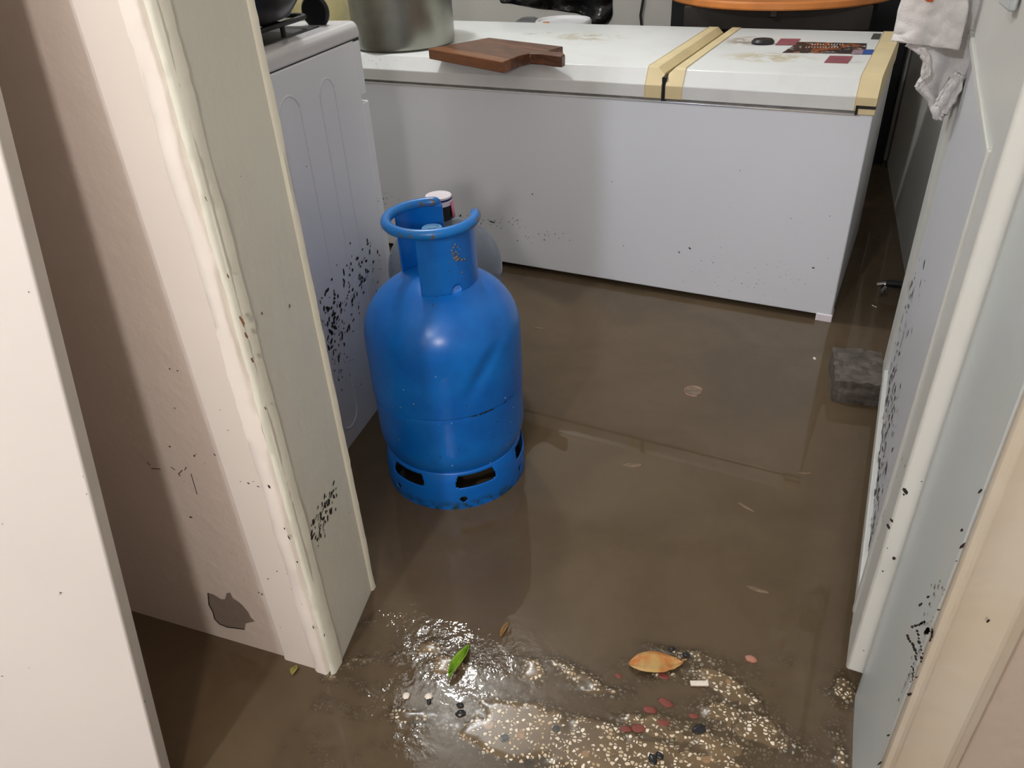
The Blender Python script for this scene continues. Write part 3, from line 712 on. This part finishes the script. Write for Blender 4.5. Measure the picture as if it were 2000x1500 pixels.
# ---- chest freezer
FA = np.array([.171, 2.12, 0]); fr = math.radians(-7.06)
fz = thing('chest_freezer', 'long white two-lid chest freezer with yellowed trim across the back', 'freezer', FA, fr)
cf, sf = math.cos(fr), math.sin(fr); RF = np.array([[cf, sf, 0], [-sf, cf, 0], [0, 0, 1]])
def FL(px, py, z=.661): return RF @ (gz(px, py, z) - FA)           # lid-top point in freezer coordinates
def FF(px, py): return RF @ (pl(px, py, FA, (-sf, cf, 0)) - FA)   # front face point
LN, DE = 1.78, .67
mb = MB(); mb.box(-LN, 0, .017, 0, DE, .577)
random.seed(44)
def fsp(px, py, r, el=1.3, ang=None): mb.splat(FF(px, py), X3, Z3, -Y3, r, el, ang, 1, off=.0008)
for (x, y, r, el, an) in [(1347,485,.003,2.2,-.5),(1327,493,.002,2.6,-.8),(1370,509,.0016,1.2,0),(1393,513,.0018,1.2,0),(1588,523,.003,1.5,0),(1445,333,.0015,1,0),(1426,406,.0012,1,0),(1545,427,.0016,1,0),(1621,422,.0015,1,0),(1573,555,.0014,1,0),(1449,553,.0018,1,0),(1478,554,.0018,1,0),(899,422,.0035,2,1),(960,433,.003,4,-.2),(1040,379,.0028,1,0),(1011,470,.0024,1,0),(1195,355,.0018,1,0),(1218,480,.002,1,0)]: fsp(x, y, r, el, an)
for i in range(60): fsp(random.uniform(890, 1020), 425 + random.gauss(8, 6) + 0, random.uniform(.0006, .0018), random.uniform(1, 3), random.gauss(-.2, .4))
for i in range(14): fsp(random.gauss(755, 14), random.gauss(385, 8), random.uniform(.0008, .002))
for i in range(26): fsp(random.gauss(1060, 45), random.gauss(462, 8), random.uniform(.0006, .0016), random.uniform(1, 3))
for i in range(60): fsp(random.gauss(1470, 70), random.gauss(540, 35), random.uniform(.0005, .0012))
mb.build('body', [M['freezer'], M['dirt']], fz, bevel=.004, smooth=30)
mb = MB(); mb.box(-LN + .01, .004, .576, -.006, DE, .587); mb.build('gasket', M['gasket'], fz)
mb = MB(); mb.box(-LN, -.002, .573, -.03, .006, .5785); mb.build('metal_strip', M['chrome'], fz, bevel=.001)
mb = MB(); mb.box(-.036, -.0075, .578, .0035, .05, .592); mb.build('corner_piece', M['trim'], fz, bevel=.002)
mb = MB(); mb.box(-.042, -.0085, .577, -.036, .004, .600); mb.box(-.042, -.0085, .593, .0035, .02, .600); mb.build('seal', M['black'], fz)
mb = MB(); mb.box(-.042, -.003, -.03, .002, .05, .022); mb.build('foot', M['white'], fz, bevel=.003)
sl_ = []
for (px, py, rx, ry, col, amt, thr) in [(1150,72,.16,.09,srgb(168,155,120),.8,.45),(1465,80,.10,.10,srgb(120,100,70),.75,.42),(1500,112,.16,.09,srgb(185,170,130),.7,.42),(1060,66,.10,.05,srgb(160,155,140),.6,.5),(1650,120,.06,.03,srgb(170,175,172),.6,.45),(735,118,.10,.05,srgb(90,88,85),.6,.6)]:
    p = FL(px, py); sl_.append((p[0], p[1], rx, ry, col, amt, thr))
M['lid'] = lid_mat(sl_)
lp = [(-.004, .5855), (-.006, .620), (-.001, .627), (.018, .658), (.025, .661), (DE, .661), (DE, .5855)]
def lid(x0, x1): m_ = MB(); m_.prism(lp, x0, x1, axis='x'); return m_
SPL = -.531
l1 = lid(-LN, SPL - .05)
random.seed(8)
for i in range(26):
    p = FL(random.gauss(738, 26), random.gauss(118, 8)); p[2] = .661; l1.splat(p, X3, Y3, Z3, random.uniform(.0008, .0028), 1.8, None, 1, .0006)
la = l1.build('left_lid', [M['lid'], M['dirt']], fz, bevel=.002, smooth=30)
lb = lid(SPL + .05, -.044).build('right_lid', M['lid'], fz, bevel=.002, smooth=30)
def trimpiece(x0, x1, slope, parent):   # beige end cap, inner side sloping to the split
    m_ = MB(); e = .0018
    yz = [(p[0] - e if p[0] < .1 else p[0] + e, p[1] + (e if p[1] > .63 else 0)) for p in lp]
    if slope:
        flat, low = (x0, x1) if slope > 0 else (x1, x0)
        xm = flat + (low - flat) * .62
        secs = [(flat, 0), (xm, 0), (low, .017)]
    else: secs = [(x0, 0), (x1, 0)]
    k = len(yz); vs = []
    for x, d in secs:
        for (y, z) in yz: vs.append((x, y, z - (d if z > .633 else 0)))
    fs = [tuple(range(k)), tuple(range((len(secs) - 1) * k, len(secs) * k))[::-1]]
    for s_ in range(len(secs) - 1): fs += [(s_ * k + i, s_ * k + (i + 1) % k, (s_ + 1) * k + (i + 1) % k, (s_ + 1) * k + i) for i in range(k)]
    m_.add(vs, fs); return m_.build('lid_trim', M['trim'], parent, bevel=.0015, smooth=30)
trimpiece(SPL - .052, SPL - .005, 1, la); trimpiece(SPL + .006, SPL + .052, -1, lb); trimpiece(-.046, .003, 0, lb)
mb = MB(); mb.box(SPL - .006, -.002, .579, SPL + .007, DE, .640); mb.build('split_seal', M['black'], fz)
# stickers on the right lid
def sticker(name, pxs, m, lab, z=.6616):
    P = [FL(*p, z) for p in pxs]; m_ = MB(); m_.prism([(p[0], p[1]) for p in P], z, z + .0006)
    o = m_.build(name, m, lb, smooth=0); o['label'] = lab
sticker('sticker', [(1528,103),(1690,105.5),(1693,85),(1560,82)], M['sticker'], 'long dark printed sticker with food pictures')
sticker('sticker', [(1513.6,88),(1552,88),(1564,76),(1525,75.4)], M['red'], 'faded red sticker left of the dark one', .6622)
sticker('sticker', [(1609,122.6),(1656,124),(1665.6,110),(1621,109)], M['red'], 'faded red sticker near the front')
sticker('sticker', [(1700.6,76.4),(1717,77),(1721.6,66),(1706,65.6)], M['greytag'], 'small dark grey badge')
sticker('sticker', [(1684,106),(1705,106),(1707,97),(1687,97)], M['blue_tag'], 'small blue tag', .6622)
sticker('sticker', [(1662,105.8),(1684,106),(1687,97.5),(1667,97.3)], mat('pale print', srgb(150, 130, 140), .4, var=.3, vscale=80), 'pale printed end of the dark sticker', .6622)
# white and orange lettering-like marks of the dark sticker
for (x0, x1, y, m) in [(1573,1640,92,'bone'),(1575,1600,89.5,'orange'),(1604,1624,100.5,'bone'),(1596,1616,102.5,'orange'),(1585,1650,86.5,'bone')]:
    sc_ = (x1 - x0) / 12
    m_ = MB()
    for k in range(12):
        if random.random() < .2: continue
        A_ = FL(x0 + k * sc_, y + .8, .6624); B_ = FL(x0 + k * sc_ + sc_ * .55, y - .8, .6624)
        m_.box(A_[0], A_[1], .6622, B_[0], B_[1], .6626)
    m_.build('lettering', M[m], lb, smooth=0)
# black cap lying on the lid
p = gz(1490, 81, .667); o = thing('plastic_disc', 'small oval black plastic disc lying on the right freezer lid beside the stain', 'disc', (p[0], p[1], .6612), .2)
mb = MB(); mb.lathe([(0, 0), (.03, 0), (.032, .006), (.026, .013), (.010, .015), (0, .012)], 32); mb.v = [(x * 1.05, y * .95, z) for x, y, z in mb.v]; mb.build('disc_shell', M['black'], o, smooth=40)

# ---- stock pot
a_ = gz(697, 90, .661); b_ = gz(890, 88, .661); q = gz(793, 104, .661)
pr = .5 * float(np.linalg.norm(a_[:2] - b_[:2])) * .97; dq = q[:2] / np.linalg.norm(q[:2]); pcn = q[:2] + dq * pr
pot = thing('stock_pot', 'tall dull aluminium stock pot standing on the left end of the freezer', 'pot', (pcn[0], pcn[1], .662))
mb = MB(); mb.lathe([(0, .001), (pr - .012, .001), (pr - .003, .006), (pr, .016), (pr * 1.0, .34), (pr + .004, .343), (pr + .004, .348), (pr - .003, .348), (pr - .004, .02), (0, .01)], 96); mb.build('pot_body', M['alu'], pot, smooth=40)
for s_ in (1, -1):
    mb = MB(); mb.tube([(s_ * pr, -.05, .28), (s_ * (pr + .04), -.045, .28), (s_ * (pr + .04), .045, .28), (s_ * pr, .05, .28)], .006); mb.build('handle', M['alu'], pot)

# ---- cutting board, tilted slightly: lies on the lid
zt = .661 + .030
tp = [(836,94),(955,73.5),(1100,92),(1100,108),(1080,107),(1050,106),(1018,107),(985,122)]
# build in plan: measured top outline
c_tl = gz(836, 95, zt); c_bk = gz(955, 73.5, zt); c_r = gz(1100, 90, zt); c_fr = gz(982, 121, zt)
cb = thing('cutting_board', 'dark walnut cutting board with a short handle lying on the freezer lid', 'cutting board', (c_fr[0], c_fr[1], .6616))
pts = [c_tl, c_fr, gz(1015, 108.5, zt), gz(1035, 104, zt), gz(1060, 105.5, zt), gz(1080, 108.5, zt), gz(1097, 110, zt), gz(1103.5, 107, zt), gz(1101, 103.5, zt), gz(1078, 101, zt), gz(1070, 99.5, zt), gz(1100, 91, zt), c_bk]
mb = MB(); mb.prism([(p[0] - c_fr[0], p[1] - c_fr[1]) for p in pts], 0, .030)
e1 = c_fr - c_tl; rb = math.atan2(e1[1], e1[0])
vs2 = [(x * math.cos(-rb) - y * math.sin(-rb), x * math.sin(-rb) + y * math.cos(-rb), z) for x, y, z in mb.v]; mb.v = vs2
o = mb.build('board_slab', M['walnut'], cb, bevel=.003, bseg=3); cb.rotation_euler = (0, 0, rb)

# ---- yellow canister behind the stove on the freezer
q = gz(640, 60, .661); 
q = ray(618, 10); q = EYE + q * (2.60 / q[1]); o = thing('cream_canister', 'cream plastic canister behind the stove left of the stock pot', 'canister', (q[0], q[1], .662))
mb = MB(); mb.lathe([(0, 0), (.11, 0), (.115, .01), (.095, .25), (.05, .30), (.03, .31), (.03, .34), (0, .34)], 48); mb.build('canister_body', M['cream'], o, smooth=50)

# ---- things behind the freezer
q = EYE + ray(1100, 34) * (3.10 / ray(1100, 34)[1]); zb = q[2]
bk = thing('bucket', 'white lidded plastic bucket standing behind the freezer under the black bag', 'bucket', (q[0], q[1], -.03))
mb = MB(); hh = zb + .03; mb.lathe([(0, 0), (.085, 0), (.10, hh - .03), (0, hh - .02)], 48); mb.build('bucket_body', M['bucket'], bk, smooth=40)
mb = MB(); mb.lathe([(.102, hh - .035), (.108, hh - .033), (.108, hh - .012), (.103, hh - .006), (.097, hh - .008), (.093, hh - .016), (0, hh - .018)], 48); mb.build('bucket_lid', M['bucket'], bk, smooth=40)
mb = MB(); mb.lathe([(0, 0), (.014, 0), (.012, .006), (0, .006)], 16, c=(-.06, -.03, hh - .018)); o = mb.build('spill', M['wood_table'], bk); o['label'] = 'small orange lump on the lid rim'
q = EYE + ray(1032, 40) * (3.22 / ray(1032, 40)[1])
o = thing('grey_canister', 'grey translucent canister left of the white bucket', 'canister', (q[0], q[1], -.03))
mb = MB(); mb.lathe([(0, 0), (.09, 0), (.095, q[2] - .03), (.085, q[2] + .0), (.05, q[2] + .03), (.03, q[2] + .04), (0, q[2] + .04)], 40); mb.build('canister_body', M['jug_dark'], o, smooth=60)
# black bag hanging over the bucket
def WB(px, py, y): r = ray(px, py); return EYE + r * (y / r[1])
mb = MB(); n1, n2 = 22, 12; vs = []; fs = []
for j in range(n2):
    v_ = j / (n2 - 1)
    for i in range(n1):
        u_ = i / (n1 - 1)
        lo = np.interp(u_, [0, .1, .45, .75, .78, .98, 1], [6, 8, 20, 28, 50, 50, 30]); px = 975 + u_ * 222; py = -90 + (lo + 90) * v_
        p = WB(px, py, 3.32 + .03 * math.sin(u_ * 23 + v_ * 4) + .02 * math.sin(v_ * 17 + u_ * 9)); vs.append(p)
for j in range(n2 - 1):
    for i in range(n1 - 1): fs.append((j * n1 + i, j * n1 + i + 1, (j + 1) * n1 + i + 1, (j + 1) * n1 + i))
mb.add(vs, fs); o = mb.build('black_bag', M['bag'], solid=.02, smooth=70, sub=1)
tag(o, 'crumpled black plastic bag hanging over the white bucket at the back wall', 'bag')
# hook that holds it
# cable
mb = MB(); mb.tube([WB(1268, -160, 3.685), WB(1262, -60, 3.685), WB(1256, 0, 3.685), WB(1251, 30, 3.685), WB(1254, 60, 3.685), WB(1262, 110, 3.685), WB(1258, 250, 3.685)], .006, 8)
tag(mb.build('cable', M['rubber']), 'thin black cable running down the grey back wall', 'cable')
# round table
zt_ = .74; q = gz(1505, 12, zt_ - .01)
tb = thing('round_table', 'round orange wooden table with dark legs behind the freezer', 'table', (q[0] + .01, q[1] + .395, -.03))
h_ = zt_ + .03
mb = MB(); mb.lathe([(0, h_ - .025), (.385, h_ - .025), (.39, h_ - .02), (.39, h_ - .005), (.385, h_), (0, h_)], 96); mb.build('table_top', M['wood_table'], tb, smooth=40)
mb = MB(); mb.box(-.012, -.345, h_ - .05, .012, -.335, h_ - .026); mb.box(-.33, -.03, h_ - .075, .33, .03, h_ - .026); mb.box(-.30, -.27, h_ - .10, .30, -.25, h_ - .026); mb.build('apron', M['dark_wood'], tb, bevel=.003)
for s1_ in (1, -1):
    for s2_ in (1, -1):
        mb = MB(); mb.tube([(s1_ * .22, s2_ * .22, h_ - .03), (s1_ * .26, s2_ * .26, 0)], .02, 12); mb.build('leg', M['dark_wood'], tb)
# dark cabinet added to fill the dark area behind the table
o = thing('dark_backdrop', 'black cabinet added to fill the dark back corner behind the round table', 'backdrop', (-.03, 3.60, -.03))
mb = MB(); mb.box(-.55, .03, 0, .40, .09, 1.3); mb.build('backdrop_body', M['black'], o, bevel=.005)
for x0 in (-.54, -.07):
    mb = MB(); mb.box(x0, .017, .05, x0 + .46, .029, 1.28); mb.build('backdrop_front', M['black'], o, bevel=.003)

# ---- concrete block
zc = .062
e = [gz(1627, 775, 0.0), gz(1697, 798, 0.0)]
q1 = gz(1632, 742, zc); q4 = gz(1652, 680, zc); q2 = gz(1720, 752, zc)
ub = (q2 - q1); ub[2] = 0; Lb = .115; ub /= np.linalg.norm(ub); vb = np.array([-ub[1], ub[0], 0]); Db = float((q4 - q1) @ vb)
mb = MB(); N = 14; 
vs = []; 
import bmesh
bm = bmesh.new(); bmesh.ops.create_cube(bm, size=1); bmesh.ops.subdivide_edges(bm, edges=bm.edges[:], cuts=9, use_grid_fill=True)
for v in bm.verts:
    p = v.co.copy(); p = Vector(((p.x + .5) * Lb, (p.y + .5) * Db, (p.z + .5) * (zc + .03)))
    nz = mn.noise(p * 60) * .003 + mn.noise(p * 160) * .0015
    v.co = p + Vector((nz, nz, nz))
me = bpy.data.meshes.new('concrete_block'); bm.to_mesh(me); bm.free(); me.materials.append(M['concrete'])
o = bpy.data.objects.new('concrete_block', me); C.objects.link(o); o.location = (q1[0], q1[1], -.03); o.rotation_euler = (0, 0, math.atan2(ub[1], ub[0]))
tag(o, 'wet grey concrete block in the water beside the open door', 'block')

# ---- valve at the wall
q = gz(1728, 560, .03); vx = thing('pipe_valve', 'small chrome pipe valve low on the kitchen wall behind the freezer corner', 'valve', (q[0], q[1], .03))
mb = MB(); mb.tube([(.39 - q[0], 0, .012), (0, 0, .012)], .011); mb.build('pipe', M['black'], vx)
mb = MB(); mb.tube([(.01, 0, .012), (-.022, .004, .004)], [.008, .006]); mb.build('lever', M['brass'], vx)
mb = MB(); mb.tube([(0, 0, .008), (-.002, -.006, -.012), (-.002, -.02, -.016)], [.010, .010, .009]); mb.build('spout', M['brass'], vx)

# ---- towel hanging from the door handle
def towel_sheet(rows, y0, amp, seed, nu=26):
    m_ = MB(); vs = []; fs = []; nr = 44
    ts = np.linspace(0, 1, nr)
    py_l = [r[1] for r in rows]; px_l = [r[0] for r in rows]; px_r = [r[2] for r in rows]; py_r = [r[3] for r in rows]; tt = np.linspace(0, 1, len(rows))
    for t in ts:
        xl = np.interp(t, tt, px_l); yl = np.interp(t, tt, py_l); xr = np.interp(t, tt, px_r); yr = np.interp(t, tt, py_r)
        for i in range(nu):
            u = i / (nu - 1)
            y = y0 + amp * math.sin(u * 9 + seed + t * 1.5) * (.4 + t) + .006 * mn.noise(Vector((u * 6, t * 8, seed)))
            vs.append(WB(xl + (xr - xl) * u, yl + (yr - yl) * u, y))
    for j in range(nr - 1):
        for i in range(nu - 1): fs.append((j * nu + i, j * nu + i + 1, (j + 1) * nu + i + 1, (j + 1) * nu + i))
    m_.add(vs, fs); return m_
tw = thing('towel', 'white terry towel hanging from the open door above the freezer corner', 'towel', (0, 0, 0))
s1_ = towel_sheet([(1795,-175,1850,-178),(1772,-40,1890,-45),(1755,20,1892,15),(1748,60,1882,62),(1742,80,1874,98)], 1.70, .012, 1)
s1_.build('front_layer', M['towel'], tw, solid=.006, smooth=80)
s2_ = towel_sheet([(1800,-172,1862,-175),(1792,0,1924,0),(1786,92,1903,88),(1809,120,1895,122),(1800,150,1884,152),(1790,172,1872,176),(1813,195,1862,197),(1820,215,1850,217),(1828,232,1836,233)], 1.745, .009, 2.3)
s2_.build('rear_layer', M['towel'], tw, solid=.006, smooth=80)
s3_ = towel_sheet([(1866,140,1884,150),(1850,160,1877,176),(1832,190,1864,200),(1820,212,1850,220),(1827,231,1835,234)], 1.722, .004, .4)
s3_.build('corner_fold', M['towel'], tw, solid=.009, smooth=80)
s4_ = towel_sheet([(1770,88,1786,80),(1795,104,1806,96),(1806,118,1815,110),(1800,150,1816,146),(1789,171,1797,160)], 1.712, .003, 3)
s4_.build('hem', M['towel'], tw, solid=.007, smooth=80)
mb = MB()
P_ = [WB(1806, 0, 1.682), WB(1824, 0, 1.682), WB(1822, 4, 1.682), WB(1812, 3, 1.682)]; Q_ = [WB(1806, -14, 1.682), WB(1826, -14, 1.682)]
mb.add([Q_[0], Q_[1], P_[1], P_[2], P_[3], P_[0]], [(0, 1, 2, 3, 4, 5)]); mb.build('orange_print', M['orange'], tw, solid=.001)

# ---- floating and lying small things
def leaf(name, lab, pA, pB, wid, m, z, curl=.004, stem=0, group=None):
    A_ = gz(*pA, z); B_ = gz(*pB, z); ax = B_ - A_; L = float(np.linalg.norm(ax[:2])); an = math.atan2(ax[1], ax[0])
    root = thing(name, lab, 'leaf', (A_[0], A_[1], z), an)
    m_ = MB(); n = 20; vs = []; fs = []; k = 7
    for i in range(n + 1):
        t = i / n; w2 = wid * (math.sin(math.pi * min(1, t * 1.02)) ** .7) * (1 - .25 * t) * (1 + .08 * mn.noise(Vector((t * 8, wid * 90, 0))))
        for j in range(k):
            s_ = -1 + 2 * j / (k - 1); vs.append((t * L, s_ * w2, curl * (s_ * s_) + .003 * math.sin(t * 5) + .0015 * mn.noise(Vector((t * 12, s_ * 3, 1))) - .002 * math.exp(-(s_ * 5) ** 2)))
    for i in range(n):
        for j in range(k - 1): fs.append((i * k + j, (i + 1) * k + j, (i + 1) * k + j + 1, i * k + j + 1))
    m_.add(vs, fs); m_.build('leaf_blade', m, root, solid=.0012, smooth=80)
    if stem: mb = MB(); mb.tube([(L * .96, 0, .003), (L + stem, .001, .004)], .0012, 6); mb.build('stem', M['leaf_tan'], root)
leaf('green_leaf', 'curled bright green leaf on the wet threshold', (877, 1325), (917, 1262), .0095, M['leaf_green'], .006, .010, .004)
leaf('dead_leaf', 'large orange-brown dead leaf lying on the chipped threshold', (1227, 1298), (1336, 1292), .0235, M['leaf_brown'], .006, .002, .004)
leaf('small_leaf', 'small tan leaf scrap floating above the green leaf', (978, 1243), (992, 1213), .005, M['leaf_tan'], .002, .002)
leaf('yellow_leaf', 'small yellow-green leaf at the foot of the left door frame', (571, 1318), (579, 1298), .0065, M['leaf_yellow'], .003, .002)
def lump(name, lab, cat, px, py, rx, ry, rz_, m, z=0, ang=0, seed=0, group=None):
    bm = bmesh.new(); bmesh.ops.create_icosphere(bm, subdivisions=3, radius=1)
    for v in bm.verts:
        k = 1 + .22 * mn.noise(v.co * 1.6 + Vector((seed, 0, 0))); v.co = Vector((v.co.x * rx * k, v.co.y * ry * k, v.co.z * rz_ * k))
    me = bpy.data.meshes.new(name); bm.to_mesh(me); bm.free(); me.materials.append(m)
    me.polygons.foreach_set('use_smooth', [True] * len(me.polygons))
    o = bpy.data.objects.new(name, me); C.objects.link(o); p = gz(px, py, z); o.location = p; o.rotation_euler = (0, 0, ang)
    return tag(o, lab, cat, group)
lump('white_pebble', 'round white pebble on the threshold, left of the two', 'pebble', 793, 1359, .006, .006, .003, M['bone'], .002, 0, 1)
lump('white_pebble', 'round white pebble with a dark chip beside it, right of the two', 'pebble', 837, 1360, .0062, .006, .003, M['bone'], .002, 0, 4)
lump('pink_pebble', 'pinkish pebble in shallow water right of the dead leaf', 'pebble', 1467, 1287, .0095, .007, .004, M['stone_pink'], .001, 0, 7)
for px, py, s_, lb_ in [(838,1370,.005,'small black chip under the right white pebble'),(899,1377,.006,'upper black stone chip at the edge of the tan terrazzo'),(900,1393,.008,'lower black stone chip at the edge of the tan terrazzo'),(1275,1483,.009,'shiny black stone chip at the bottom edge of the picture'),(1288,1476,.007,'black stone chip touching the shiny one at the bottom'),(1312,1268,.006,'black stone chip above the dead leaf tip'),(1340,1279,.006,'black stone chip right of the dead leaf'),(1365,1424,.011,'dark grey stone in the middle of the threshold chips')]:
    lump('black_stone', lb_, 'stone', px, py, s_, s_ * .7, .003, M['stone_dark'], .0015, random.uniform(0, 3), px * .1)
red_lbl = ['tip of the dead leaf', 'below the dead leaf']
rs = [(1208,1320,.007),(1296,1320,.010),(1270,1386,.011),(1300,1372,.012),(1355,1398,.008),(1222,1424,.009),(1248,1422,.012),(1295,1412,.010)]
for i, (px, py, s_) in enumerate(rs):
    lump('red_stone', 'flat dull red stone chip set among the white terrazzo chips', 'stone', px, py, s_, s_ * .6, .0012, mat('red stone', srgb(118, 60, 50), .5) if i == 0 else bpy.data.materials['red stone'], .0004, random.uniform(-.6, .6), i * 3.3, 'red stone chips in the threshold')
p = gz(1366, 1334, .004); mb = MB(); mb.box(-.0145, -.0045, 0, .0145, .0045, .004); o = mb.build('plastic_stub', M['bone'], bevel=.001); o.location = (p[0], p[1], .001); o.rotation_euler = (0, 0, .30)
tag(o, 'small white rectangular stub lying below the dead leaf', 'stub')
# pale ring lid just under the surface
p = gz(1355, 764, .0); o = thing('jar_lid', 'pale round lid with a red and green rim floating in the middle of the water', 'lid', (p[0], p[1], -.002))
mb = MB(); mb.lathe([(0, .001), (.015, .001), (.019, .0028), (.0192, .003), (.015, .0024), (0, .0022)], 40); mb.build('lid_disc', mat('muddied lid', srgb(118, 102, 84), .4, var=.2, vscale=60), o, smooth=60)
mb = MB(); mb.tube([(.022 * math.cos(t), .022 * math.sin(t), .002) for t in np.linspace(.4, 5.2, 40)], .0018, 8); mb.build('lid_rim', mat('red green rim', srgb(160, 120, 105), .4, var=.35, vscale=40), o)
for px, py, rx, ry, ang, lb_ in [(1236,908,.022,.008,.3,'brown scrap drifting in the middle of the water below the lid reflection'),(1572,924,.014,.004,.2,'thin pale scrap floating near the door on the right'),(1456,990,.020,.004,-.5,'twisted dark scrap floating below the reflection of the freezer edge'),(1482,1152,.020,.005,-.1,'pale oblong scrap floating near the bottom of the open door'),(1052,641,.016,.003,0,'pale sliver floating just right of the gas cylinder shoulder'),(1591,700,.004,.006,.2,'tiny white crumb floating left of the concrete block'),(1445,1305,.0,.0,0,'')]:
    if rx: lump('floating_scrap', lb_, 'debris', px, py, rx, ry, .0018, M['debris'] if rx > .01 else M['bone'], .0, ang, px)
